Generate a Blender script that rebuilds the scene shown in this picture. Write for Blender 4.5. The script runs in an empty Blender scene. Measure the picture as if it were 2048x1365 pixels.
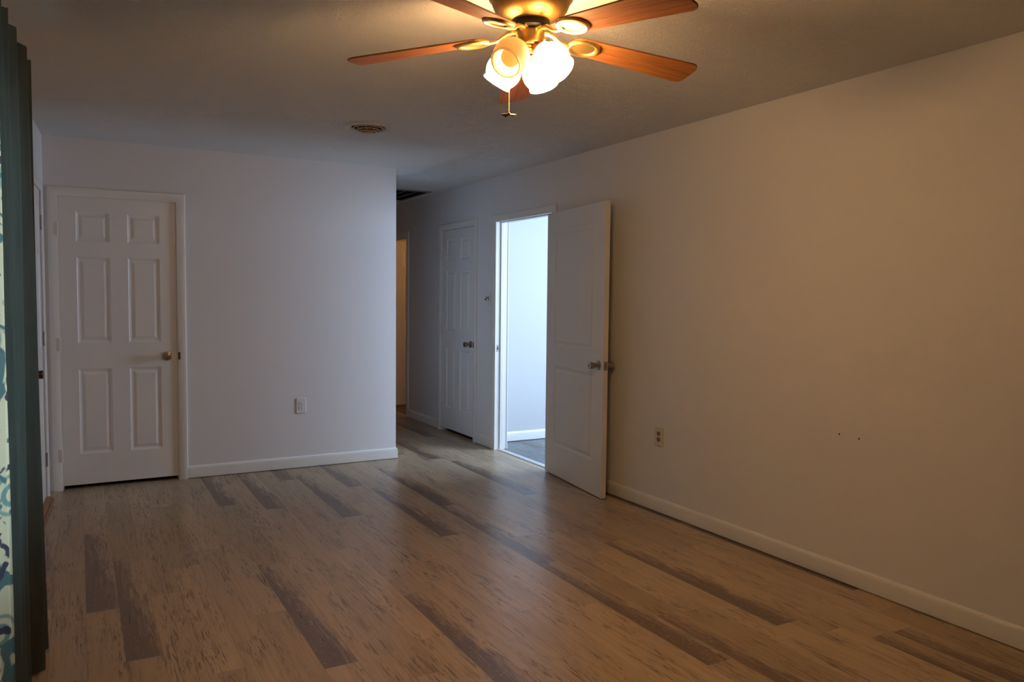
import bpy, bmesh, math, random
from mathutils import Matrix, Vector
random.seed(4)
PI = math.pi
C = bpy.context.scene.collection
SC = bpy.context.scene

# ------------------------------------------------------------------ camera
CAM_H, F_PX = 1.3841, 1558.4
yaw, pit, rol = 0.5067, 0.0573, 0.0102
fw = Vector((math.sin(yaw)*math.cos(pit), math.cos(yaw)*math.cos(pit), -math.sin(pit)))
r0 = Vector((math.cos(yaw), -math.sin(yaw), 0)); u0 = r0.cross(fw)
r1 = math.cos(rol)*r0 + math.sin(rol)*u0
u1 = -math.sin(rol)*r0 + math.cos(rol)*u0
cd = bpy.data.cameras.new('camera'); cam = bpy.data.objects.new('camera', cd); C.objects.link(cam)
cd.sensor_fit = 'HORIZONTAL'; cd.sensor_width = 36.0; cd.lens = 36.0*F_PX/2048.0
cd.clip_start = 0.02; cd.clip_end = 200
R = Matrix((r1, u1, -fw)).transposed().to_4x4()
cam.matrix_world = Matrix.Translation((0, 0, CAM_H)) @ R
SC.camera = cam

# ------------------------------------------------------------------ daylight, lamps, exposure
SKY_EAST, SKY_WEST = (12.4, 16.4, 22.5), (1.4, 1.9, 1.85)     # open sky to the east, shaded garden to the west
LAMP_COL, GLASS_E = (1.0, 0.58, 0.25), 67.0
BULB_E = (0., 110.0, 140.0, 12.0)                              # one bulb is out
BATH_W = 10.0
world = bpy.data.worlds.new('sky'); SC.world = world; world.use_nodes = True
bgn = world.node_tree.nodes['Background']
wt = world.node_tree
wtc = wt.nodes.new('ShaderNodeTexCoord'); wsp = wt.nodes.new('ShaderNodeSeparateXYZ')
wt.links.new(wtc.outputs['Generated'], wsp.inputs[0])
wrm = wt.nodes.new('ShaderNodeMapRange'); wrm.inputs['From Min'].default_value = -.35; wrm.inputs['From Max'].default_value = .35
wt.links.new(wsp.outputs[0], wrm.inputs['Value'])
wmx = wt.nodes.new('ShaderNodeMix'); wmx.data_type = 'RGBA'
wt.links.new(wrm.outputs[0], wmx.inputs['Factor'])
wmx.inputs[6].default_value = (*SKY_WEST, 1); wmx.inputs[7].default_value = (*SKY_EAST, 1)
wt.links.new(wmx.outputs[2], bgn.inputs[0]); bgn.inputs[1].default_value = 1.0
SC.view_settings.view_transform = 'Standard'
SC.view_settings.look = 'None'
SC.view_settings.exposure = 0.0
SC.view_settings.gamma = 1.0
SC.view_settings.use_curve_mapping = False

def portal(name, loc, rot, sx, sy):
    l = bpy.data.lights.new(name, 'AREA'); l.shape = 'RECTANGLE'; l.size = sx; l.size_y = sy
    l.cycles.is_portal = True
    o = bpy.data.objects.new(name, l); C.objects.link(o); o.location = loc; o.rotation_euler = rot
    return o

def point_light(name, loc, col, power, rad):
    l = bpy.data.lights.new(name, 'POINT'); l.color = col; l.energy = power; l.shadow_soft_size = rad
    o = bpy.data.objects.new(name, l); C.objects.link(o); o.location = loc
    return o

# room dimensions
H = 2.44
XR = 3.249; TH = 0.115
YB = 6.20
XL, TL = -0.2032, 0.0509        # left wall passes (XL, YB), leaning TL metres per metre of depth
XE = 2.324                      # free end of the back wall, where the hall begins
YF = -4.2                       # wall behind the camera
YEND = 10.2
XO = 5.3                        # outer wall of the bright room
W2Y0, W2Y1, W2Z0, W2Z1 = 3.40, 5.50, 0.70, 2.20     # its window
W1S0, W1S1, W1Z0, W1Z1 = 2.12, 3.36, 0.55, 2.02     # window behind the curtains, measured along y
portal('window_portal', (XO+TH/2+.01, (W2Y0+W2Y1)/2, (W2Z0+W2Z1)/2), (0, PI/2, 0), W2Z1-W2Z0, W2Y1-W2Y0)

# ------------------------------------------------------------------ node helpers
def mat(name, col=(.8, .8, .8), rough=.5, metal=0., spec=.5, **kw):
    m = bpy.data.materials.new(name); m.use_nodes = True
    b = m.node_tree.nodes['Principled BSDF']
    b.inputs['Base Color'].default_value = (*col, 1)
    b.inputs['Roughness'].default_value = rough
    b.inputs['Metallic'].default_value = metal
    b.inputs['Specular IOR Level'].default_value = spec
    for k, v in kw.items(): b.inputs[k.replace('_', ' ')].default_value = v
    return m

class NT:
    def __init__(s, m): s.t = m.node_tree; s.b = s.t.nodes['Principled BSDF']
    def n(s, typ, **kw):
        x = s.t.nodes.new(typ)
        for k, v in kw.items(): setattr(x, k, v)
        return x
    def put(s, inp, v):
        if isinstance(v, bpy.types.NodeSocket): s.t.links.new(v, inp)
        else: inp.default_value = v
    def math(s, op, a, b=0., c=0., clamp=False):
        x = s.n('ShaderNodeMath', operation=op, use_clamp=clamp)
        s.put(x.inputs[0], a); s.put(x.inputs[1], b)
        if len(x.inputs) > 2: s.put(x.inputs[2], c)
        return x.outputs[0]
    def comb(s, x, y, z):
        k = s.n('ShaderNodeCombineXYZ')
        for i, v in enumerate((x, y, z)): s.put(k.inputs[i], v)
        return k.outputs[0]
    def noise(s, vec, scale=1., detail=3., rough=.5, dist=0., out=0):
        k = s.n('ShaderNodeTexNoise'); s.put(k.inputs['Vector'], vec)
        k.inputs['Scale'].default_value = scale; k.inputs['Detail'].default_value = detail
        k.inputs['Roughness'].default_value = rough; k.inputs['Distortion'].default_value = dist
        return k.outputs[out]
    def white(s, vec):
        k = s.n('ShaderNodeTexWhiteNoise', noise_dimensions='3D'); s.put(k.inputs['Vector'], vec)
        return k.outputs['Value']
    def ramp(s, f, stops, interp='LINEAR'):
        k = s.n('ShaderNodeValToRGB'); s.put(k.inputs[0], f); k.color_ramp.interpolation = interp
        e = k.color_ramp.elements
        while len(e) < len(stops): e.new(.5)
        for q, (pos, col) in zip(e, stops):
            q.position = pos; q.color = (*col, 1) if isinstance(col, tuple) else (col, col, col, 1)
        return k.outputs[0]
    def mix(s, f, a, b, blend='MIX'):
        k = s.n('ShaderNodeMix', data_type='RGBA', blend_type=blend)
        s.put(k.inputs['Factor'], f)
        for nm, v in ((6, a), (7, b)):
            if isinstance(v, tuple): v = (*v, 1)
            s.put(k.inputs[nm], v)
        return k.outputs[2]
    def bump(s, h, strength=.2, dist=.01):
        k = s.n('ShaderNodeBump'); k.inputs['Strength'].default_value = strength
        k.inputs['Distance'].default_value = dist; s.put(k.inputs['Height'], h)
        s.t.links.new(k.outputs[0], s.b.inputs['Normal'])
    def pos(s): return s.n('ShaderNodeNewGeometry').outputs['Position']
    def obj(s): return s.n('ShaderNodeTexCoord').outputs['Object']
    def sep(s, v):
        k = s.n('ShaderNodeSeparateXYZ'); s.put(k.inputs[0], v); return k.outputs

# ------------------------------------------------------------------ materials
M = {}
M['wall'] = mat('painted_wall', (.74, .735, .74), .62, spec=.3)
t = NT(M['wall']); p = t.pos()
t.bump(t.noise(p, 220., 3., .6), .10, .002)
M['wall_next'] = mat('pale_grey_wall', (.54, .55, .55), .62, spec=.3)
M['ceiling'] = mat('textured_ceiling', (.80, .79, .77), .85, spec=.15)
t = NT(M['ceiling']); p = t.pos()
warp = t.noise(p, 9., 2., .5, 0., 1)
v = t.n('ShaderNodeVectorMath', operation='MULTIPLY_ADD')
t.put(v.inputs[0], warp); v.inputs[1].default_value = (.16, .16, .16); t.put(v.inputs[2], p)
swirl = t.noise(v.outputs[0], 58., 4., .62, 1.2)
ridge = t.math('ABSOLUTE', t.math('SUBTRACT', swirl, .5))
patch = t.ramp(t.noise(p, 6.5, 2., .5), [(.40, 0.72), (.60, 1.)])
t.bump(t.math('MULTIPLY', t.ramp(ridge, [(0., 1.), (.12, 0.)]), patch), .55, .0045)
M['trim'] = mat('white_trim_paint', (.78, .775, .74), .38)
M['door'] = mat('white_door_paint', (.77, .765, .745), .36)
M['door_old'] = mat('aged_white_door_paint', (.74, .73, .70), .40)
M['hinge_paint'] = mat('painted_hinge', (.70, .66, .60), .45)
M['painted_duct_shade'] = mat('painted_duct_shade', (.012, .010, .008), .9)
M['black'] = mat('black_metal', (.012, .011, .010), .45, .3)
M['nickel'] = mat('worn_nickel', (.36, .32, .27), .32, 1.)
M['bronze'] = mat('dark_bronze', (.16, .11, .075), .38, 1.)
M['brass'] = mat('antique_brass', (.45, .28, .09), .40, 1.)
t = NT(M['brass']); p = t.obj()
t.t.links.new(t.mix(t.noise(p, 30., 3.), (.36, .22, .07), (.50, .32, .11)), t.b.inputs['Base Color'])
M['brass_matte'] = mat('brushed_brass', (.74, .53, .20), .42, 1.)
M['ivory'] = mat('ivory_plastic', (.60, .55, .42), .4)
M['white_plastic'] = mat('white_plastic', (.74, .74, .72), .35)
M['brown_and_shaded_plastic'] = mat('brown_receptacle_toggle_shade', (.20, .15, .085), .45)
M['slot'] = mat('socket_slot', (.015, .013, .012), .7)
M['vent_cream'] = mat('cream_enamel', (.62, .58, .48), .4)
M['vent_tan'] = mat('tan_enamel', (.46, .36, .22), .45)
M['grille'] = mat('grey_grille_enamel', (.30, .30, .26), .5)
M['threshold_wood'] = mat('orange_wood', (.34, .16, .06), .5)
t = NT(M['threshold_wood']); p = t.pos(); q = t.sep(p)
t.t.links.new(t.mix(t.noise(t.comb(t.math('MULTIPLY', q[0], 60.), t.math('MULTIPLY', q[1], 3.), 0.), 1., 4.), (.22, .09, .03), (.42, .21, .09)), t.b.inputs['Base Color'])
M['strip'] = mat('pale_threshold', (.62, .64, .63), .35, .2)

# laminate: strips along Y with random lengths, grain, dark rustic streaks
def laminate(name, base, dark, streak, w=.118, L=1.25, rough=.30, dark_at=.84, seam=.35):
    m = mat(name, rough=rough, spec=.5); t = NT(m); q = t.sep(t.pos()); x, y = q[0], q[1]
    row = t.math('FLOOR', t.math('DIVIDE', x, w))
    off = t.math('MULTIPLY', t.white(t.comb(row, 7.3, 1.)), L*3)
    seg = t.math('FLOOR', t.math('DIVIDE', t.math('ADD', y, off), L))
    cid = t.white(t.comb(row, seg, 3.)); cid2 = t.white(t.comb(row, seg, 11.)); 
    shift = t.math('MULTIPLY', cid, 40.)
    def st(fx, fy, k): return t.comb(t.math('MULTIPLY', x, fx), t.math('MULTIPLY', y, fy), t.math('ADD', shift, k))
    col = t.ramp(cid2, base)
    fx = t.math('FRACT', t.math('DIVIDE', x, w)); fy = t.math('FRACT', t.math('DIVIDE', t.math('ADD', y, off), L))
    broad = t.noise(st(7., 1.3, 0.), 1., 3., .55)
    col = t.mix(t.ramp(broad, [(.40, 0.), (.72, .40)]), col, streak[0])
    grain = t.noise(st(85., 3.0, 4.), 1., 5., .62, .5)
    col = t.mix(t.ramp(grain, [(.48, 0.), (.70, .50)]), col, streak[0])
    # clusters of dark cracks
    clus = t.ramp(t.noise(st(12., 2.2, 9.), 1., 2., .5, .3), [(.42, 0.), (.60, 1.)])
    crack = t.ramp(t.noise(st(130., 8.5, 14.), 1., 4., .62, 1.0), [(.53, 0.), (.60, 1.)])
    col = t.mix(t.math('MULTIPLY', t.math('MULTIPLY', clus, crack), .80), col, streak[2])
    # dark worn strips: strong along one edge, ragged and fading along the length
    rag = t.noise(st(60., 6., 50.), 1., 5., .68, .6)
    isd = t.math('GREATER_THAN', cid, dark_at)
    body = t.math('ADD', t.math('ADD', t.math('MULTIPLY', fx, .52), t.math('MULTIPLY', fy, .34)), t.math('MULTIPLY', t.math('SUBTRACT', rag, .5), 1.25))
    blot = t.ramp(body, [(.36, 1.), (.66, 0.)])
    fleck = t.ramp(t.noise(st(70., 60., 71.), 1., 3., .6), [(.60, 0.), (.70, .55)])
    dk = t.mix(fleck, dark, base[1][1])
    col = t.mix(t.math('MULTIPLY', t.math('MULTIPLY', isd, blot), .88), col, dk)
    blot2 = t.ramp(t.math('ADD', t.noise(st(15., 1.4, 33.), 1., 3., .6, .3), t.math('MULTIPLY', t.math('SUBTRACT', rag, .5), .6)), [(.62, 0.), (.78, .8)])
    col = t.mix(t.math('MULTIPLY', blot2, .85), col, dark)
    ex = t.math('MULTIPLY', t.math('MINIMUM', fx, t.math('SUBTRACT', 1., fx)), w)
    ey = t.math('MULTIPLY', t.math('MINIMUM', fy, t.math('SUBTRACT', 1., fy)), L)
    edge = t.math('LESS_THAN', t.math('MINIMUM', ex, ey), .0011)
    col = t.mix(t.math('MULTIPLY', edge, seam), col, (.05, .035, .025))
    t.t.links.new(col, t.b.inputs['Base Color'])
    t.t.links.new(t.ramp(grain, [(.3, rough-.04), (.8, rough+.14)]), t.b.inputs['Roughness'])
    t.bump(t.math('SUBTRACT', 1., t.math('ADD', t.math('MULTIPLY', grain, .5), t.math('MULTIPLY', edge, .6))), .12, .002)
    return m
M['floor'] = laminate('rustic_oak_laminate',
    [(0., (.36, .272, .172)), (.35, (.46, .352, .23)), (.7, (.51, .392, .26)), (1., (.40, .302, .195))],
    (.110, .074, .058), [(.27, .195, .13), (.15, .10, .066), (.085, .058, .042)], w=.128, dark_at=.83)
M['floor_grey'] = laminate('slate_grey_laminate',
    [(0., (.055, .070, .085)), (.5, (.085, .105, .122)), (1., (.07, .085, .10))],
    (.04, .045, .05), [(.14, .15, .16), (.05, .055, .06), (.04, .045, .05)], w=.18, rough=.25)

# cherry blade
M['blade'] = mat('cherry_wood', (.30, .10, .03), .55, spec=.22)
t = NT(M['blade']); q = t.sep(t.obj())
g = t.noise(t.comb(t.math('MULTIPLY', q[0], 5.), t.math('MULTIPLY', q[1], 90.), q[2]), 1., 5., .6, .5)
t.t.links.new(t.ramp(g, [(.3, (.46, .19, .055)), (.55, (.35, .13, .036)), (.75, (.22, .07, .02))]), t.b.inputs['Base Color'])

def glass_shade(name, lit):
    m = mat(name, (.80, .70, .52), .35, spec=.4)
    b = m.node_tree.nodes['Principled BSDF']
    if lit:
        b.inputs['Emission Color'].default_value = (*LAMP_COL, 1)
        b.inputs['Emission Strength'].default_value = GLASS_E
    else:
        b.inputs['Transmission Weight'].default_value = 0.
        t = NT(m)
        tr = t.n('ShaderNodeBsdfTranslucent'); tr.inputs[0].default_value = (.85, .74, .55, 1)
        mx = t.n('ShaderNodeMixShader'); mx.inputs[0].default_value = .62
        out = t.t.nodes['Material Output']
        t.t.links.new(b.outputs[0], mx.inputs[1]); t.t.links.new(tr.outputs[0], mx.inputs[2])
        t.t.links.new(mx.outputs[0], out.inputs[0])
    return m
M['shade_lit'] = glass_shade('lit_opal_glass', True)
M['shade_off'] = glass_shade('unlit_opal_glass', False)
for k_ in (1, 2, 3): M['bulb_lit%d' % k_] = mat('lit_bulb', (.9, .8, .6), .5, Emission_Color=(*LAMP_COL, 1), Emission_Strength=BULB_E[k_])
M['bulb_off'] = glass_shade('frosted_bulb', False)

def cloth(name, trans):
    m = mat(name, rough=.85, spec=.1); t = NT(m)
    tr = t.n('ShaderNodeBsdfTranslucent'); mx = t.n('ShaderNodeMixShader'); mx.inputs[0].default_value = trans
    out = t.t.nodes['Material Output']
    t.t.links.new(t.b.outputs[0], mx.inputs[1]); t.t.links.new(tr.outputs[0], mx.inputs[2])
    t.t.links.new(mx.outputs[0], out.inputs[0])
    return m, t, tr
M['curtain_grey'], t, tr = cloth('slate_curtain_cloth', .22)
q = t.sep(t.obj())
wv = t.noise(t.comb(t.math('MULTIPLY', q[0], 40.), t.math('MULTIPLY', q[1], 40.), t.math('MULTIPLY', q[2], 5.)), 1., 4., .6)
cc = t.mix(wv, (.045, .050, .053), (.085, .10, .105))
t.t.links.new(cc, t.b.inputs['Base Color']); t.t.links.new(t.mix(wv, (.085, .145, .165), (.14, .21, .24)), tr.inputs[0])
M['curtain_print'], t, tr = cloth('printed_curtain_cloth', .5)
uv = t.n('ShaderNodeTexCoord').outputs['UV']
n1 = t.noise(uv, 5.5, 3., .55, 1.2)
n2 = t.noise(uv, 13., 2., .5, .6)
vor = t.n('ShaderNodeTexVoronoi', feature='F1'); t.put(vor.inputs['Vector'], uv); vor.inputs['Scale'].default_value = 6.5
ring = t.ramp(vor.outputs['Distance'], [(.10, 0.), (.13, 1.), (.20, 1.), (.23, 0.)])
ring2 = t.ramp(vor.outputs['Distance'], [(.30, 0.), (.33, 1.), (.37, 1.), (.40, 0.)])
leaf = t.ramp(n1, [(.52, 0.), (.55, 1.)]); leaf2 = t.ramp(n2, [(.60, 0.), (.63, 1.)])
c1 = t.mix(t.math('MAXIMUM', ring, t.math('MULTIPLY', ring2, .8)), (.80, .80, .70), (.22, .40, .46))
c1 = t.mix(leaf, c1, (.13, .24, .30)); c1 = t.mix(leaf2, c1, (.08, .09, .16))
t.t.links.new(c1, t.b.inputs['Base Color']); t.t.links.new(c1, tr.inputs[0])

M['pane'] = mat('window_glass', (1, 1, 1), .02)
t = NT(M['pane']); tp = t.n('ShaderNodeBsdfTransparent'); gl = t.n('ShaderNodeBsdfGlossy'); gl.inputs['Roughness'].default_value = .02
mx = t.n('ShaderNodeMixShader'); mx.inputs[0].default_value = .06
t.t.links.new(tp.outputs[0], mx.inputs[1]); t.t.links.new(gl.outputs[0], mx.inputs[2])
t.t.links.new(mx.outputs[0], t.t.nodes['Material Output'].inputs[0])

# ------------------------------------------------------------------ mesh helpers
class MB:
    def __init__(s): s.v = []; s.f = []; s.uv = None
    def add(s, vs, fs, mtx=None):
        o = len(s.v)
        s.v += [tuple(mtx @ Vector(q)) if mtx else tuple(q) for q in vs]
        s.f += [tuple(i+o for i in f) for f in fs]; return s
    def box(s, a, b, mtx=None):
        x0, y0, z0 = a; x1, y1, z1 = b
        return s.add([(x0,y0,z0),(x1,y0,z0),(x1,y1,z0),(x0,y1,z0),(x0,y0,z1),(x1,y0,z1),(x1,y1,z1),(x0,y1,z1)],
              [(0,3,2,1),(4,5,6,7),(0,1,5,4),(1,2,6,5),(2,3,7,6),(3,0,4,7)], mtx)
    def lathe(s, prof, n=40, mtx=None, cap=True):
        vs = []; fs = []
        for r, z in prof:
            for k in range(n):
                a = 2*PI*k/n; vs.append((r*math.cos(a), r*math.sin(a), z))
        for i in range(len(prof)-1):
            for k in range(n):
                k2 = (k+1) % n; fs.append((i*n+k, i*n+k2, (i+1)*n+k2, (i+1)*n+k))
        if cap:
            if prof[0][0] > 1e-4: fs.append(tuple(range(n))[::-1])
            if prof[-1][0] > 1e-4: fs.append(tuple((len(prof)-1)*n+k for k in range(n)))
        return s.add(vs, fs, mtx)
    def tube(s, pts, rad, n=12, mtx=None, flat=1.):
        pts = [Vector(q) for q in pts]; vs = []; fs = []
        rads = rad if isinstance(rad, (list, tuple)) else [rad]*len(pts)
        for i, q in enumerate(pts):
            d = (pts[min(i+1, len(pts)-1)] - pts[max(i-1, 0)]).normalized()
            up = Vector((0, 0, 1)) if abs(d.z) < .95 else Vector((1, 0, 0))
            a = d.cross(up).normalized(); b = a.cross(d).normalized()
            for k in range(n):
                an = 2*PI*k/n; vs.append(q + rads[i]*(math.cos(an)*a + flat*math.sin(an)*b))
        for i in range(len(pts)-1):
            for k in range(n):
                k2 = (k+1) % n; fs.append((i*n+k, i*n+k2, (i+1)*n+k2, (i+1)*n+k))
        fs.append(tuple(range(n))[::-1]); fs.append(tuple((len(pts)-1)*n+k for k in range(n)))
        return s.add(vs, fs, mtx)
    def prism(s, outline, z0, z1, mtx=None):
        n = len(outline)
        vs = [(x, y, z0) for x, y in outline] + [(x, y, z1) for x, y in outline]
        fs = [tuple(range(n))[::-1], tuple(range(n, 2*n))] + [(k, (k+1) % n, n+(k+1) % n, n+k) for k in range(n)]
        return s.add(vs, fs, mtx)
    def build(s, name, m, parent=None, bevel=0., smooth=True, mtx=None, seg=2):
        me = bpy.data.meshes.new(name); me.from_pydata([tuple(q) for q in s.v], [], s.f)
        bm = bmesh.new(); bm.from_mesh(me); bmesh.ops.recalc_face_normals(bm, faces=bm.faces); bm.to_mesh(me); bm.free()
        if smooth:
            for pl in me.polygons: pl.use_smooth = True
            me.set_sharp_from_angle(angle=math.radians(38))
        me.materials.append(m)
        o = bpy.data.objects.new(name, me); C.objects.link(o)
        if parent: o.parent = parent
        if mtx is not None: o.matrix_local = mtx
        if bevel:
            b = o.modifiers.new('bevel', 'BEVEL'); b.width = bevel; b.segments = seg; b.limit_method = 'ANGLE'; b.angle_limit = math.radians(50)
        return o

def empty(name, mtx):
    o = bpy.data.objects.new(name, None); C.objects.link(o); o.empty_display_size = .05; o.matrix_world = mtx; return o
def tag(o, label, cat, group=None, kind=None):
    o['label'] = label; o['category'] = cat
    if group: o['group'] = group
    if kind: o['kind'] = kind
    return o
def struct(o, label, cat): return tag(o, label, cat, kind='structure')
def Rz(a): return Matrix.Rotation(a, 4, 'Z')
def Rx(a): return Matrix.Rotation(a, 4, 'X')
def Ry(a): return Matrix.Rotation(a, 4, 'Y')
def T(x, y, z): return Matrix.Translation((x, y, z))

# local wall frames: local x runs along the wall to the viewer's right, -y points into the room
def on_back(x, z=0.): return T(x, YB, z)
def on_right(y, z=0.): return T(XR, y, z) @ Rz(-PI/2)
LEFT_A = PI/2 - math.atan(TL)
def left_x(y): return XL + TL*(y-YB)
def on_left(y, z=0.): return T(left_x(y), y, z) @ Rz(LEFT_A)

# ------------------------------------------------------------------ shell
def wall_with_holes(mb, x0, x1, z1, th, holes, mtx):
    """boxes in a wall frame: x along, y 0..th into the wall; holes = (xa, xb, za, zb)"""
    cur = x0
    for xa, xb, za, zb in sorted(holes):
        mb.box((cur, 0, 0), (xa, th, z1), mtx)
        if za > 0: mb.box((xa, 0, 0), (xb, th, za), mtx)
        if zb < z1: mb.box((xa, 0, zb), (xb, th, z1), mtx)
        cur = xb
    mb.box((cur, 0, 0), (x1, th, z1), mtx)
    return mb

DOOR_TOP = 2.045
JB = .018                                     # jamb board thickness
# openings: back door, hall door, doorway, far doorway, left door
BD0, BD1 = -.126, .628
HD_N, HD_F = 6.586, 7.344                     # y near, far
DW_N, DW_F = 5.215, 6.152
FD_N, FD_F = 8.312, 9.10
LD0, LD1 = 5.050, 5.972

mb = MB(); mb.box((-1.2, YF-.3, -.12), (XR+.04, YEND+.2, 0))
floor = struct(mb.build('floor', M['floor']), 'rustic brown laminate plank floor of the main room and hall', 'floor')
mb = MB(); mb.box((XR+.04, 2.6, -.12), (XO+.2, YEND+.2, 0))
struct(mb.build('floor_next_room', M['floor_grey']), 'dark slate grey laminate floor seen through the open doorway', 'floor')
mb = MB(); mb.box((-1.2, YF-.3, H), (XO+.3, YEND+.2, H+.12))
struct(mb.build('ceiling', M['ceiling']), 'off-white swirl-textured ceiling over the whole room', 'ceiling')

mb = wall_with_holes(MB(), XL-.3, XE, H, TH, [(BD0-JB, BD1+JB, 0, DOOR_TOP+JB)], T(0, YB, 0))
struct(mb.build('wall_back', M['wall'], smooth=False), 'bluish white far wall holding a closed panel door', 'wall')
yr = lambda y: -y
mb = wall_with_holes(MB(), -YEND, -YF, H, TH,
     [(-HD_F-JB, -HD_N+JB, 0, DOOR_TOP+JB), (-DW_F-JB, -DW_N+JB, 0, DOOR_TOP+JB), (-FD_F-JB, -FD_N+JB, 0, DOOR_TOP+JB)], T(XR, 0, 0) @ Rz(-PI/2))
wall_right = struct(mb.build('wall_right', M['wall'], smooth=False), 'long bare white right-hand wall warmed by the fan lamps', 'wall')
cl = math.cos(math.atan(TL))
def ls(y): return (y-YB)/cl
mb = wall_with_holes(MB(), ls(YF-.1), ls(YEND+.1), H, TH,
     [(ls(W1S0), ls(W1S1), W1Z0, W1Z1), (ls(LD0)-JB, ls(LD1)+JB, 0, DOOR_TOP+JB)], on_left(YB))
struct(mb.build('wall_left', M['wall'], smooth=False), 'white left-hand wall behind the curtains and the entry door', 'wall')
mb = MB(); mb.box((-1.2, YF-TH, 0), (XR+TH, YF, H))
struct(mb.build('wall_front', M['wall'], smooth=False), 'white wall closing the room behind the viewer', 'wall')
mb = MB(); mb.box((XE-TH, YB+TH, 0), (XE, YEND, H))
struct(mb.build('wall_hall', M['wall'], smooth=False), 'white wall on the left side of the hall', 'wall')
mb = MB(); mb.box((-1.2, YEND, 0), (XO+TH, YEND+TH, H))
struct(mb.build('wall_end', M['wall'], smooth=False), 'wall closing the far end of the hall', 'wall')
mb = MB()
wall_with_holes(mb, -YEND, -2.6, H, TH, [(-W2Y1, -W2Y0, W2Z0, W2Z1)], T(XO, 0, 0) @ Rz(-PI/2))
struct(mb.build('wall_east', M['wall_next'], smooth=False), 'outer wall of the bright room past the doorway', 'wall')
mb = MB(); mb.box((XR+TH, 6.45, 0), (XO, 6.565, H))
struct(mb.build('wall_next_room', M['wall_next'], smooth=False), 'brightly daylit white wall seen through the open doorway', 'wall')
mb = MB(); mb.box((XR+TH, 2.6, 0), (XO, 2.715, H))
struct(mb.build('wall_south', M['wall_next'], smooth=False), 'near wall of the bright room past the doorway', 'wall')
mb = MB(); mb.box((XR+TH, 7.75, 0), (XO, 7.865, H))
struct(mb.build('wall_bath', M['wall'], smooth=False), 'wall between the hall closet and the lamp-lit room', 'wall')

# windows (frame + pane)
def window(name, w, h, mtx, label):
    f = .045
    e = MB()
    e.box((0, .02, 0), (f, .09, h)); e.box((w-f, .02, 0), (w, .09, h)); e.box((f, .02, 0), (w-f, .09, f)); e.box((f, .02, h-f), (w-f, .09, h))
    e.box((w/2-.025, .02, f), (w/2+.025, .09, h-f))
    o = e.build(name, M['trim'], bevel=.003); o.matrix_world = mtx
    struct(o, label, 'window')
    MB().box((f, .05, f), (w-f, .056, h-f)).build('window_pane', M['pane'], o)
    return o
window('window_1', ls(W1S1)-ls(W1S0), W1Z1-W1Z0, on_left(W1S0, W1Z0), 'white framed window in the left wall behind the curtains')
window('window_2', W2Y1-W2Y0, W2Z1-W2Z0, T(XO, W2Y1, W2Z0) @ Rz(-PI/2), 'white framed window lighting the room past the doorway')

# ------------------------------------------------------------------ trim
CAS = [(-.004, 0), (-.004, .009), (.000, .012), (.030, .014), (.048, .016), (.055, .014), (.058, .009), (.058, 0)]
def casing(name, x0, x1, z1, mtx, label, depth=TH, both=False, jamb_stop=True):
    """mitred casing round an opening plus its jamb boards (child)"""
    e = MB(); n = len(CAS)
    def side(sgn, yb):
        vs = []
        for o, tk in CAS:
            yy = yb - sgn*tk
            vs += [(x0-o, yy, .0), (x0-o, yy, z1+o), (x1+o, yy, z1+o), (x1+o, yy, .0)]
        fs = []
        for i in range(n):
            j = (i+1) % n
            for k in range(3): fs.append((i*4+k, j*4+k, j*4+k+1, i*4+k+1))
        fs.append(tuple(i*4 for i in range(n))); fs.append(tuple(i*4+3 for i in range(n))[::-1])
        e.add(vs, fs)
    side(1, 0)
    if both: side(-1, depth)
    o = e.build(name, M['trim']); o.matrix_world = mtx
    struct(o, label, 'door trim')
    j = MB()
    j.box((x0-JB, 0.0005, 0), (x0, depth-.0005, z1)); j.box((x1, .0005, 0), (x1+JB, depth-.0005, z1)); j.box((x0-JB, .0005, z1), (x1+JB, depth-.0005, z1+JB))
    if jamb_stop:
        s0, s1 = .042, .072
        j.box((x0, s0, 0), (x0+.011, s1, z1)); j.box((x1-.011, s0, 0), (x1, s1, z1)); j.box((x0+.011, s0, z1-.011), (x1-.011, s1, z1))
    j.build('door_jamb', M['trim'], o, bevel=.0015)
    return o

BASE = [(0, .005), (.0125, .005), (.0135, .012), (.0135, .066), (.0125, .078), (.009, .088), (.004, .0925), (0, .0935)]
def baseboard(name, x0, x1, mtx, label, ret=0., h=1.):
    e = MB(); n = len(BASE); vs = []; 
    cols = [(x0, 0), (x1, 0)]
    for tk, z in BASE:
        vs.append((x0, -tk, z*h)); vs.append((x1 + (tk if ret else 0), -tk, z*h))
        if ret: vs.append((x1+tk, ret, z*h))
    m_ = 3 if ret else 2; fs = []
    for i in range(n-1):
        for k in range(m_-1): fs.append((i*m_+k, i*m_+k+1, (i+1)*m_+k+1, (i+1)*m_+k))
    fs.append(tuple(i*m_ for i in range(n))); fs.append(tuple(i*m_+m_-1 for i in range(n))[::-1])
    e.add(vs, fs)
    o = e.build(name, M['trim']); o.matrix_world = mtx
    struct(o, label, 'baseboard'); return o

trim1 = casing('trim_1', BD0, BD1, DOOR_TOP, on_back(0), 'white casing round the closed six-panel door in the far wall')
trim2 = casing('trim_2', ls(LD0), ls(LD1), DOOR_TOP, on_left(YB), 'white casing round the entry door beside the curtains')
trim3 = casing('trim_3', -HD_F, -HD_N, DOOR_TOP, T(XR, 0, 0) @ Rz(-PI/2), 'white casing round the closed closet door in the hall')
trim4 = casing('trim_4', -DW_F, -DW_N, DOOR_TOP, T(XR, 0, 0) @ Rz(-PI/2), 'white casing round the open doorway to the bright room', both=True)
trim5 = casing('trim_5', -FD_F, -FD_N, DOOR_TOP, T(XR, 0, 0) @ Rz(-PI/2), 'white casing round the orange-lit doorway deep in the hall', both=True)

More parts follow.
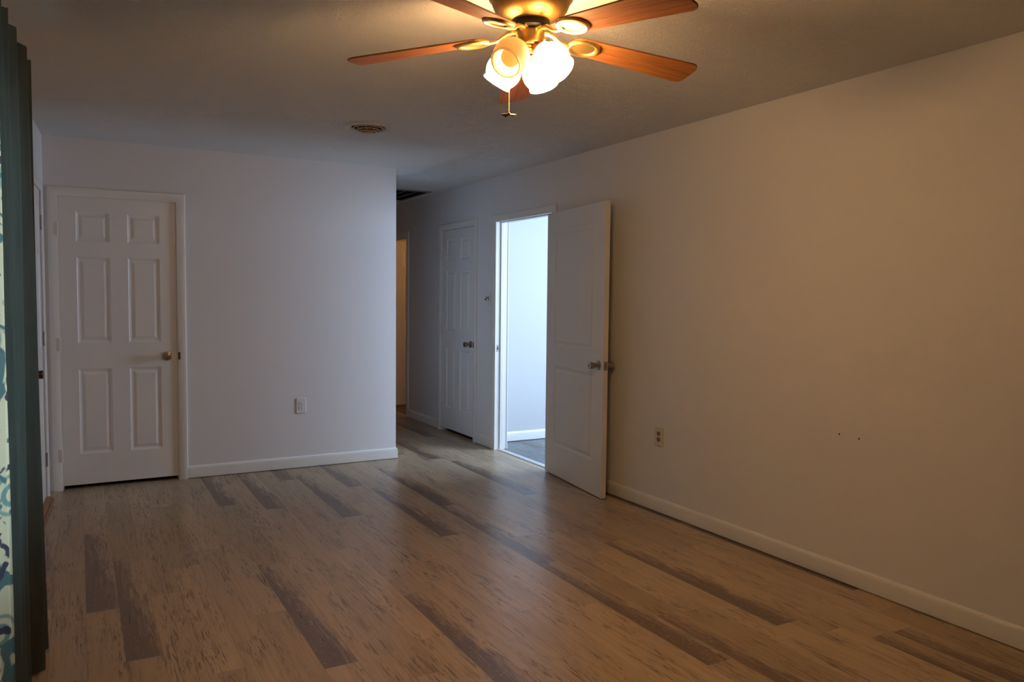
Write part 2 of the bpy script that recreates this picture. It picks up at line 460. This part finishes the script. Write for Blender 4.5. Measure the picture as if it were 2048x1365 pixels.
baseboard('baseboard_back', BD1+.058, XE, on_back(0), 'white baseboard along the far wall, turning the corner to the hall', ret=.6)
baseboard('baseboard_right', -DW_N+.058, -YF, T(XR, 0, 0) @ Rz(-PI/2), 'long cream baseboard along the right-hand wall')
baseboard('baseboard_pier', -HD_N+.058, -DW_F-.058, T(XR, 0, 0) @ Rz(-PI/2), 'short white baseboard between closet door and open doorway', h=1.1)
baseboard('baseboard_hall', -FD_N+.058, -HD_F-.058, T(XR, 0, 0) @ Rz(-PI/2), 'white baseboard in the hall between closet door and far doorway')
baseboard('baseboard_next_room', XR+TH, XO, T(0, 6.45, 0), 'bright white baseboard seen through the open doorway')

# threshold pieces
o = MB().prism([(-.030, 0), (.030, 0), (.026, .006), (.008, .009), (-.008, .009), (-.026, .006)], -DW_F, -DW_N).build('trim_6', M['strip'], bevel=.0)
o.matrix_world = T(XR+.045, 0, 0) @ Matrix(((1, 0, 0, 0), (0, 0, -1, 0), (0, 1, 0, 0), (0, 0, 0, 1)))
struct(o, 'pale floor strip across the open doorway where the planks meet grey laminate', 'threshold')
o = MB().box((ls(LD0), -.030, 0), (ls(LD1), .10, .022)).box((ls(LD0), -.046, 0), (ls(LD1), -.030, .010)).build('trim_7', M['threshold_wood'], bevel=.003)
o.matrix_world = on_left(YB); struct(o, 'orange wood threshold under the entry door by the curtains', 'threshold')

# ------------------------------------------------------------------ doors
def panel_slab(w, h, th, panels, mtx=None):
    """slab 0..w, y 0..th, 0..h with pressed panels on both faces; panels=(x0,x1,z0,z1)"""
    xs = sorted({0, w, *[q for p_ in panels for q in p_[:2]]}); zs = sorted({0, h, *[q for p_ in panels for q in p_[2:]]})
    e = MB()
    steps = [(0, 0), (.004, .0035), (.016, .0075), (.024, .0075), (.042, .0025)]
    for y, sg in ((0, 1), (th, -1)):
        for i in range(len(xs)-1):
            for j in range(len(zs)-1):
                a, b, c, d = xs[i], xs[i+1], zs[j], zs[j+1]
                hit = any(p_[0] <= a+1e-6 and p_[1] >= b-1e-6 and p_[2] <= c+1e-6 and p_[3] >= d-1e-6 for p_ in panels)
                if not hit: e.add([(a, y, c), (b, y, c), (b, y, d), (a, y, d)], [(0, 1, 2, 3)])
        for (a, b, c, d) in panels:
            vs = []
            for off, dep in steps:
                yy = y + sg*dep
                vs += [(a+off, yy, c+off), (b-off, yy, c+off), (b-off, yy, d-off), (a+off, yy, d-off)]
            fs = []
            for k in range(len(steps)-1):
                for q in range(4): fs.append((k*4+q, k*4+(q+1) % 4, k*4+4+(q+1) % 4, k*4+4+q))
            L = (len(steps)-1)*4; fs.append((L, L+1, L+2, L+3))
            e.add(vs, fs)
    e.add([(0,0,0),(w,0,0),(w,th,0),(0,th,0),(0,0,h),(w,0,h),(w,th,h),(0,th,h)], [(0,1,2,3),(4,5,6,7),(0,3,7,4),(1,2,6,5)])
    return e
def weld(o):
    bm = bmesh.new(); bm.from_mesh(o.data); bmesh.ops.remove_doubles(bm, verts=bm.verts, dist=1e-5)
    bmesh.ops.recalc_face_normals(bm, faces=bm.faces); bm.to_mesh(o.data); bm.free()
    for pl in o.data.polygons: pl.use_smooth = False

def six_panels(w):
    st = .108; mid = .112; pw = (w-2*st-mid)/2
    cols = [(st, st+pw), (w-st-pw, w-st)]
    rows = [(.215, .815), (.998, 1.598), (1.704, 1.910)]
    return [(a, b, c, d) for a, b in cols for c, d in rows]

KNOB = [(.0, 0), (.0325, 0), (.0330, .004), (.030, .008), (.020, .010), (.0135, .014), (.0115, .022), (.013, .030),
        (.0195, .040), (.0255, .050), (.0275, .058), (.0265, .064), (.021, .067), (.010, .068), (0, .068)]
TULIP = [(.0, 0), (.0325, 0), (.0330, .004), (.030, .009), (.017, .012), (.0135, .018), (.0135, .026), (.019, .034), (.0215, .042),
         (.0235, .056), (.0245, .068), (.0230, .072), (.012, .0735), (0, .0735)]
def knob(parent, x, z, y=0., sgn=-1, prof=KNOB, m='nickel', keyed=False):
    mtx = T(x, y, z) @ (Rx(PI/2) if sgn < 0 else Rx(-PI/2))
    o = MB().lathe(prof, 36).build('door_knob', M[m], parent, mtx=mtx)
    if keyed:
        MB().lathe([(0, .0), (.008, 0), (.008, .0015), (0, .0015)], 20).box((-.0007, -.005, .0015), (.0007, .005, .002)).build('keyhole', M['bronze'], o, mtx=T(0, 0, prof[-1][1]))
    return o
def hinge(parent, x, z, side, m='hinge_paint', y=0., leaf=.030, hh=.089):
    """barrel at door edge x, leaf lying on the casing; side -1 = leaf to the left"""
    e = MB().lathe([(0, -hh/2-.004), (.004, -hh/2-.003), (.0065, -hh/2), (.0065, hh/2), (.004, hh/2+.003), (0, hh/2+.004)], 14, T(x, y-.0085, z))
    a, b = sorted((x, x+side*leaf))
    e.box((a, y-.0165, z-hh/2), (b, y-.013, z+hh/2)) if leaf else None
    return e.build('hinge', M[m], parent)
def plate(name, parent, w, h, mtx, m='nickel', t_=.0015):
    return MB().box((-w/2, -t_, -h/2), (w/2, 0, h/2)).build(name, M[m], parent, mtx=mtx, bevel=.0006)

TS = .035
# door 1 : closed, far wall
W1 = BD1-BD0-.010; bz = .030
o = panel_slab(W1, DOOR_TOP-bz-.004, TS, six_panels(W1)).build('door_1', M['door']); weld(o)
o.matrix_world = on_back(BD0+.005, bz) @ T(0, .002, 0)
struct(o, 'closed white six-panel door with a nickel knob in the far wall', 'door')
knob(o, W1-.068, .922-bz, 0, -1, KNOB)
for z in (1.815, 1.02, .245): hinge(o, -.004, z-bz, -1, leaf=.020)
plate('strike_plate', trim1, .016, .055, T(BD1+.007, -.0128, .922), 'bronze')

# door 2 : entry door on the left wall
W2 = ls(LD1)-ls(LD0)-.010; bz = .026
st = .125
o = panel_slab(W2, DOOR_TOP-bz-.004, .044, six_panels(W2)).build('door_2', M['door']); weld(o)
o.matrix_world = on_left(YB) @ T(ls(LD0)+.005, .002, bz)
struct(o, 'white panel entry door on the left wall beside the curtains, with deadbolt', 'door')
knob(o, .070, .915-bz, 0, -1, TULIP, 'bronze')
MB().lathe([(0, 0), (.030, 0), (.030, .008), (.024, .014), (.014, .016), (0, .016)], 28).box((-.006, -.017, .014), (.006, .017, .030)).build('deadbolt', M['bronze'], o, mtx=T(.070, 0, 1.075-bz) @ Rx(PI/2))
for z in (1.835, 1.075, .27): hinge(o, W2+.004, z-bz, 1, m='nickel', leaf=.0)

# door 3 : hall closet
W3 = HD_F-HD_N-.010; bz = .036
o = panel_slab(W3, DOOR_TOP-bz-.006, TS, six_panels(W3)).build('door_3', M['door']); weld(o)
o.matrix_world = T(XR, 0, 0) @ Rz(-PI/2) @ T(-HD_F+.005, .002, bz)
struct(o, 'narrow closed white six-panel closet door in the hall', 'door')
knob(o, W3-.072, .922-bz, 0, -1, TULIP, 'nickel')
for z in (1.80, 1.03, .25): hinge(o, -.004, z-bz, -1, m='hinge_paint', leaf=.0)
plate('strike_plate', trim3, .016, .055, T(-HD_N+.007, -.0128, .922), 'bronze')

# door 4 : standing open against the right wall; local x from hinge to free edge, local y=0 is the face seen
W4 = .936; bz = .008; a4 = math.radians(7.2)
dirx = Vector((-math.sin(a4), -math.cos(a4), 0)); nrm = Vector((-math.cos(a4), math.sin(a4), 0))   # nrm points to the viewer side
B = Matrix((dirx, -nrm, Vector((0, 0, 1)))).transposed().to_4x4()
hinge_pt = Vector((3.2085, 5.222, bz))
o = panel_slab(W4, 2.030-bz, TS, [(.155, W4-.155, 1.000, 1.880), (.155, W4-.155, .235, .845)]).build('door_4', M['door_old']); weld(o)
o.matrix_world = Matrix.Translation(hinge_pt) @ B
struct(o, 'white two-panel door standing open against the right wall', 'door')
knob(o, W4-.068, .918-bz, 0, -1, TULIP, 'nickel', keyed=True)
knob(o, W4-.068, .918-bz, TS, 1, TULIP, 'nickel')
lp = plate('latch_plate', o, .027, .060, T(W4, TS/2, .918-bz) @ Rz(PI/2), 'nickel')
MB().box((-.006, -.010, -.010), (.006, 0, .010)).build('latch_bolt', M['nickel'], lp, bevel=.002)
for z in (1.80, 1.03, .25): hinge(o, -.002, z-bz, -1, m='nickel', y=TS+.012, leaf=0.)
# strike plate on the far jamb of the doorway
sp = MB().box((-.001, .006, -.030), (.0012, .036, .030)).build('strike_plate', M['nickel'], trim4, mtx=T(-DW_F, 0, .918), bevel=.0005)
MB().box((.001, .014, -.012), (.0018, .026, .012)).build('latch_hole', M['slot'], sp)
MB().box((-.010, -.0125, -.028), (-.001, -.0118, .028)).build('strike_lip', M['nickel'], sp)

# door 5 : opened into the lamp-lit room deep in the hall
W5 = FD_F-FD_N-.010; bz = .030
o = panel_slab(W5, DOOR_TOP-bz-.006, TS, six_panels(W5)).build('door_5', M['door']); weld(o)
o.matrix_world = T(XR+TH+.020, FD_F-.006-TS, bz) @ Rz(math.radians(0.))
struct(o, 'white door opened inward in the orange-lit doorway at the end of the hall', 'door')
for z in (1.83, 1.03, .25): MB().box((-.030, .006, -.0445), (.0, .010, .0445)).lathe([(.006, -.045), (.006, .045)], 12, T(-.012, .002, 0)).build('hinge', M['hinge_paint'], o, mtx=T(0, 0, z-bz))

# ------------------------------------------------------------------ outlets, switch, marks
def rrect(w, h, r, n=6):
    pts = []
    for cx, cz, a0 in ((w/2-r, h/2-r, 0), (-w/2+r, h/2-r, PI/2), (-w/2+r, -h/2+r, PI), (w/2-r, -h/2+r, 1.5*PI)):
        for k in range(n+1):
            a = a0 + PI/2*k/n; pts.append((cx+r*math.cos(a), cz+r*math.sin(a)))
    return pts
UP = Matrix(((1, 0, 0, 0), (0, 0, -1, 0), (0, 1, 0, 0), (0, 0, 0, 1)))      # prism z -> local -y
def outlet(mtx, pm, rm, label):
    e = empty('wall_outlet', mtx); tag(e, label, 'outlet')
    MB().prism(rrect(.076, .122, .004), 0, .0065, UP).build('cover_plate', M[pm], e, bevel=.003)
    for s in (1, -1):
        pts = [(.0175*math.cos(a), max(-.0135, min(.0135, .0175*math.sin(a)))) for a in [2*PI*k/32 for k in range(32)]]
        rc = MB().prism(pts, .006, .0085, UP).build('receptacle', M[rm], e, mtx=T(0, 0, s*.0195), bevel=.0006)
        sl = MB().prism(rrect(.0024, .0085, .0006, 2), .0080, .0090, UP @ T(-.0063, .0035, 0)).prism(rrect(.0024, .0070, .0006, 2), .0080, .0090, UP @ T(.0063, .0035, 0))
        sl.lathe([(.0027, .0080), (.0027, .0090)], 14, UP @ T(0, -.0065, 0)).build('slot', M['slot'], rc)
    MB().lathe([(.003, .006), (.003, .0075), (.002, .008)], 14, UP).build('screw', M['nickel'], e)
    return e
outlet(on_back(1.526, .498), 'white_plastic', 'white_plastic', 'white double wall outlet low on the bluish far wall')
outlet(on_right(3.886, .492), 'ivory', 'brown_and_shaded_plastic', 'ivory wall outlet with dark sockets low on the right-hand wall')
e = empty('light_switch', on_right(6.312, 1.362)); tag(e, 'white double light switch between closet door and open doorway', 'light switch')
MB().prism(rrect(.114, .120, .005), 0, .0065, UP).build('switch_plate', M['white_plastic'], e, bevel=.003)
for x, s in ((-.023, -1), (.023, 1)):
    MB().box((-.0055, -.0074, -.018), (.0055, -.006, .018)).build('toggle_slot', M['slot'], e, mtx=T(x, 0, 0))
    MB().box((-.0045, -.020, -.005), (.0045, 0, .005)).build('toggle', M['brown_and_shaded_plastic'], e, mtx=T(x, -.004, s*.002) @ Rx(s*math.radians(-28)), bevel=.0012)  # shade on the white toggle painted in as dark brown
for x in (-.023, .023):
    for z in (-.030, .030): MB().lathe([(.003, .006), (.003, .0072), (.002, .0076)], 12, UP).build('screw', M['nickel'], e, mtx=T(x, 0, z))
for y, z in ((2.534, .725), (2.423, .720)):
    MB().lathe([(0, -.0002), (.0040, -.0002), (.0046, .0007), (.0030, .0012), (0, .0008)], 14, on_right(y, z) @ UP).build('nail_hole', M['slot'], wall_right)

# ------------------------------------------------------------------ round ceiling vent, return grille
e = empty('ceiling_vent', T(1.607, 4.780, H)); tag(e, 'round cream ceiling vent with stepped rings beyond the fan', 'ceiling vent')
MB().lathe([(.106, -.004), (.118, -.014), (.135, -.013), (.156, -.006), (.163, 0), (.106, 0)], 64, cap=False).build('flange', M['vent_cream'], e)
MB().lathe([(0, -.0015), (.108, -.0015), (.108, -.0005), (0, -.0005)], 48).build('duct_shade_sheet', M['painted_duct_shade'], e)  # dark disc paints in the duct's shade; the ceiling is not cut
for r, z in ((.094, -.010), (.071, -.020), (.049, -.030)):
    MB().lathe([(r, z), (r-.004, z-.006), (r-.0055, z-.006), (r-.0015, z)], 56, cap=False).build('louver_ring', M['vent_tan'], e)
MB().lathe([(.0, -.034), (.024, -.034), (.030, -.038), (.026, -.043), (0, -.045)], 40).build('center_cap', M['vent_tan'], e)
for k in range(8):
    a = 2*PI*k/8 + .3
    MB().tube([(.104, 0, -.006), (.075, 0, -.020), (.026, 0, -.038)], .0022, 6).build('spoke', M['vent_tan'], e, mtx=Rz(a))

e = empty('return_grille', T(2.945, 7.815, H)); tag(e, 'dark rectangular return-air grille in the hall ceiling', 'ceiling vent')
gx, gy = .215, .425; ix, iy = .178, .375
MB().box((-gx, -gy, -.008), (-ix, gy, 0)).box((ix, -gy, -.008), (gx, gy, 0)).box((-ix, -gy, -.008), (ix, -iy, 0)).box((-ix, iy, -.008), (ix, gy, 0)).build('frame', M['grille'], e, bevel=.002)
MB().box((-ix, -iy, -.0015), (ix, iy, -.0005)).build('duct_shade_sheet', M['painted_duct_shade'], e)  # dark sheet standing in for the shade behind the louvers
sl = MB()
for k in range(26):
    y = -iy + (k+.5)*2*iy/26
    sl.box((-ix, -.011, -.0008), (ix, .011, .0008), T(0, y, -.006) @ Rx(math.radians(24)))
sl.build('louvers', M['black'], e)
for x in (-.06, .06): MB().box((x-.004, -iy, -.012), (x+.004, iy, -.004)).build('divider', M['grille'], e)

# ------------------------------------------------------------------ ceiling fan
FX, FY = 1.365, 2.351
fan = empty('ceiling_fan', T(FX, FY, H))
tag(fan, 'brass ceiling fan with five cherry wood blades and a four-lamp light kit', 'ceiling fan')
def fz(z): return z - H
MB().lathe([(.095, 0), (.100, -.008), (.128, -.014), (.142, -.024), (.144, -.046), (.138, -.052), (.134, -.060), (.126, -.080), (.110, -.098), (.088, -.110), (.066, -.117), (.066, -.121), (0, -.121)], 72).build('motor_housing', M['brass'], fan)
MB().lathe([(.0, -.119), (.064, -.119), (.066, -.122), (.066, -.143), (.060, -.147), (.030, -.148), (0, -.148)], 56).build('flywheel', M['black'], fan)
sh = MB().lathe([(.040, -.147), (.0475, -.154), (.049, -.157), (.049, -.194), (.047, -.198), (0, -.198)], 56).build('switch_housing', M['brass'], fan)
# blades
A0 = math.radians(138.0); RB = .66; ZB = -.160; DROOP = math.radians(5.0)
PITCH = (-7.5, -12, -12, -12, -12); REACH = (.66, .685, .66, .66, .66)
for k in range(5):
    AM = Rz(A0 - k*math.radians(72))
    # local x outward
    pitch = math.radians(PITCH[k]); RB = REACH[k]
    bl = T(.0, 0, ZB) @ Ry(DROOP) @ Rx(pitch)
    iron = MB()
    pts = [(.046, 0, -.152), (.066, 0, -.152), (.082, 0, -.155), (.096, 0, -.163), (.108, 0, -.172), (.122, 0, -.1785), (.140, 0, -.181), (.162, 0, -.1805)]
    iron.tube(pts, [.010, .010, .0095, .009, .0085, .008, .008, .0075], 14, flat=.75)
    iron.box((.040, -.016, -.153), (.064, .016, -.147))
    io = iron.build('blade_arm', M['brass_matte'], fan, mtx=AM)
    ring = MB().lathe([(.0, -.0030), (.036, -.0030), (.040, -.0080), (.046, -.0105), (.052, -.0080), (.054, -.0030), (.054, 0), (0, 0)], 48)
    ring.v = [(x*1.18, y*.92, z) for x, y, z in ring.v]
    ring.build('medallion', M['brass_matte'], io, mtx=bl @ T(.205, 0, -.0028))
    for sx, sy in ((.190, .020), (.190, -.020), (.232, 0)):
        MB().lathe([(0, .0035), (.004, .0035), (.003, .0062), (0, .007)], 10).build('screw', M['bronze'], io, mtx=bl @ T(sx, sy, 0))
    outl = []
    x0, x1, wi, wo = .148, RB, .050, .068
    for q in range(11):
        a = PI/2 + PI*q/10; outl.append((x0+.045+.045*math.cos(a), wi*math.sin(a)))
    n = 10
    for q in range(n+1):
        a = -PI/2 + (PI/2)*q/n; outl.append((x1-.035+.035*math.cos(a)+(0), -wo+.035+.035*math.sin(a)))
    for q in range(n+1):
        a = (PI/2)*q/n; outl.append((x1-.035+.035*math.cos(a), wo-.035+.035*math.sin(a)))
    MB().prism(outl, -.003, .003).build('fan_blade', M['blade'], fan, mtx=AM @ bl, bevel=.0015)
# light kit
LK = (-.010, .006)
fit = MB().lathe([(.046, -.198), (.048, -.200), (.045, -.204), (.030, -.206), (.027, -.211), (.031, -.215), (.030, -.219), (.024, -.224), (.018, -.230), (.022, -.238), (.020, -.246), (.010, -.252), (.006, -.260), (0, -.262)], 44).build('light_fitter', M['brass'], fan, mtx=T(LK[0]*.5, LK[1]*.5, 0))
SHP = [(.024, -.002), (.030, .000), (.034, .006), (.038, .016), (.049, .028), (.057, .043), (.0615, .060), (.0610, .077), (.0560, .092), (.0505, .102), (.0495, .106), (.0520, .112), (.0522, .115), (.0500, .1165)]
TAUS = (math.radians(49), math.radians(37), math.radians(37), math.radians(45))
for k in range(4):
    az = math.radians(240-30.2) - k*PI/2
    hx, hy = math.cos(az), math.sin(az); tau = TAUS[k]
    ax = Vector((math.sin(tau)*hx, math.sin(tau)*hy, -math.cos(tau)))
    N = Vector((LK[0]+.053*hx, LK[1]+.053*hy, 2.221-H))
    q = Vector((0, 0, 1)).rotation_difference(ax).to_matrix().to_4x4()
    mtx = Matrix.Translation(N) @ q
    lit = k != 0
    sk = MB().lathe([(0, -.032), (.012, -.032), (.015, -.026), (.018, -.014), (.026, -.008), (.031, -.003), (.0325, .004), (.0315, .005), (.024, 0), (0, 0)], 36)
    back = mtx @ Vector((0, 0, -.030))
    sk = sk.build('lamp_socket', M['brass'], fan, mtx=mtx)
    MB().tube([Vector((LK[0]*.5, LK[1]*.5, -.206)) + Vector((hx, hy, 0))*.02, back + Vector((0, 0, .0)), mtx @ Vector((0, 0, -.02))], .009, 12).build('lamp_arm', M['brass'], fan)
    for t_ in range(3):
        MB().lathe([(0, 0), (.003, 0), (.003, .007), (.0045, .007), (.0045, .012), (0, .012)], 10).build('thumb_screw', M['bronze'], sk, mtx=Rz(2*PI*t_/3+.5) @ T(.030, 0, .001) @ Ry(PI/2))
    ins = [(r-.0025, z) for r, z in SHP[::-1]] if lit else [(.0480, .1165), (.0470, .113)]
    s = MB(); prof = SHP + ins; n = 64
    s.lathe(prof, n, cap=False)
    # fluted upper body
    vs = []
    for i, (x, y, z) in enumerate(s.v):
        a = math.atan2(y, x); fl = max(0., min(1., (z-.008)/.02))*max(0., min(1., (.085-z)/.03))
        g = 1+.012*fl*math.cos(a*32); vs.append((x*g, y*g, z))
    s.v = vs
    so = s.build('lamp_shade', M['shade_lit' if lit else 'shade_off'], fan, mtx=mtx)
    so['label'] = ('lit frosted glass bell shade' if lit else 'unlit frosted glass bell shade')
    b = MB().lathe([(0, .004), (.013, .004), (.013, .022), (.019, .038), (.029, .056), (.0325, .070), (.030, .084), (.020, .097), (.008, .1015), (0, .102)], 32)
    b.build('light_bulb', M['bulb_lit%d' % k if lit else 'bulb_off'], fan, mtx=mtx)
# pull chain
cx, cy = -.085, -.045
ch = MB()
zt, zbm = -.205, -.432
chx, chy = -.077, .008
nb = 62
for i in range(nb):
    z = zt + (zbm-zt)*i/(nb-1)
    ch.lathe([(0, .0017), (.0012, .0012), (.0017, 0), (.0012, -.0012), (0, -.0017)], 8, T(chx, chy, z))
ch.tube([(chx, chy, zt), (chx, chy, zbm)], .0005, 6)
ch = ch.build('pull_chain', M['brass_matte'], fan)
fo = MB().lathe([(0, .006), (.004, .005), (.006, 0), (.004, -.005), (0, -.006)], 14)
for k in range(5):
    fo.box((.004, -.0042, -.0009), (.026, .0042, .0009), Rz(2*PI*k/5+.4) @ Ry(.16) @ Rx(.45))
fo.build('fan_shaped_fob', M['bronze'], ch, mtx=T(chx, chy, zbm-.005))

# ------------------------------------------------------------------ curtains on a rod
def curtain(name, s0, s1, waves, amp, n_off, z0, z1, m, label, ph=0., flare=0., seed=1, ret=0.):
    rnd = random.Random(seed); nu, nv = waves*18+1, 46
    wob = [rnd.uniform(-.25, .25) for _ in range(waves+2)]; am = [rnd.uniform(.8, 1.15) for _ in range(waves+2)]
    vs, fs, uvs = [], [], []
    cum = 0.; last = None
    for i in range(nu):
        u = i/(nu-1); w = u*waves; k = int(w)
        for j in range(nv):
            v = j/(nv-1); z = z0+(z1-z0)*v
            grow = 1.0 + .28*(1-v)*(.5+.5*math.sin(k*1.7+seed))
            a = 2*PI*w + ph
            y = n_off + amp*am[k]*grow*math.sin(a) + .010*(1-v)*math.sin(3.1*v+k*2.1)
            if ret and u > ret: y += (.018-y)*min(1., (u-ret)/(1-ret))**.8
            x = s0+(s1-s0)*u + .012*math.sin(2*a)*(1) + flare*(1-v)*(u-.5) + .006*math.sin(6*v+k)
            if j in (nv-1, nv-2): z += .004*math.sin(a*1.3+seed)
            vs.append((x, -y, z))
        if last is not None: cum += (Vector(vs[-1])-Vector(last)).length
        last = vs[-1]
        for j in range(nv): uvs.append((cum, z0+(z1-z0)*j/(nv-1)))
    for i in range(nu-1):
        for j in range(nv-1):
            fs.append((i*nv+j, (i+1)*nv+j, (i+1)*nv+j+1, i*nv+j+1))
    me = bpy.data.meshes.new(name); me.from_pydata(vs, [], fs)
    ul = me.uv_layers.new(name='UVMap')
    for lp_ in me.loops: ul.data[lp_.index].uv = uvs[lp_.vertex_index]
    for pl in me.polygons: pl.use_smooth = True
    me.materials.append(m); o = bpy.data.objects.new(name, me); C.objects.link(o); o.matrix_world = on_left(YB)
    tag(o, label, 'curtain'); return o
curtain('curtain', ls(2.62), ls(3.60), 5, .034, .172, .012, 2.235, M['curtain_grey'], 'plain slate grey curtain panel hanging nearest the entry door', ph=.6, seed=3, ret=.965)
curtain('curtain', ls(.75), ls(2.60), 9, .036, .165, .012, 2.235, M['curtain_print'], 'cream curtain panel with blue floral print at the left picture edge', ph=2.2, seed=5)
rod = MB().tube([(ls(.6), -.10, 2.19), (ls(3.43), -.10, 2.19)], .009, 14)
rod = rod.build('curtain_rod', M['black']); rod.matrix_world = on_left(YB)
tag(rod, 'dark metal curtain rod on the left wall carrying both curtains', 'curtain rod')
for y in (1.0, 3.36):
    MB().box((ls(y)-.012, -.004, 2.16), (ls(y)+.012, 0, 2.22)).tube([(ls(y), -.003, 2.19), (ls(y), -.100, 2.19)], .006, 8).build('bracket', M['black'], rod)

# lamp in the room at the end of the hall
point_light('bath_lamp', (4.6, 8.35, 2.15), (1.0, .42, .085), BATH_W, .08)
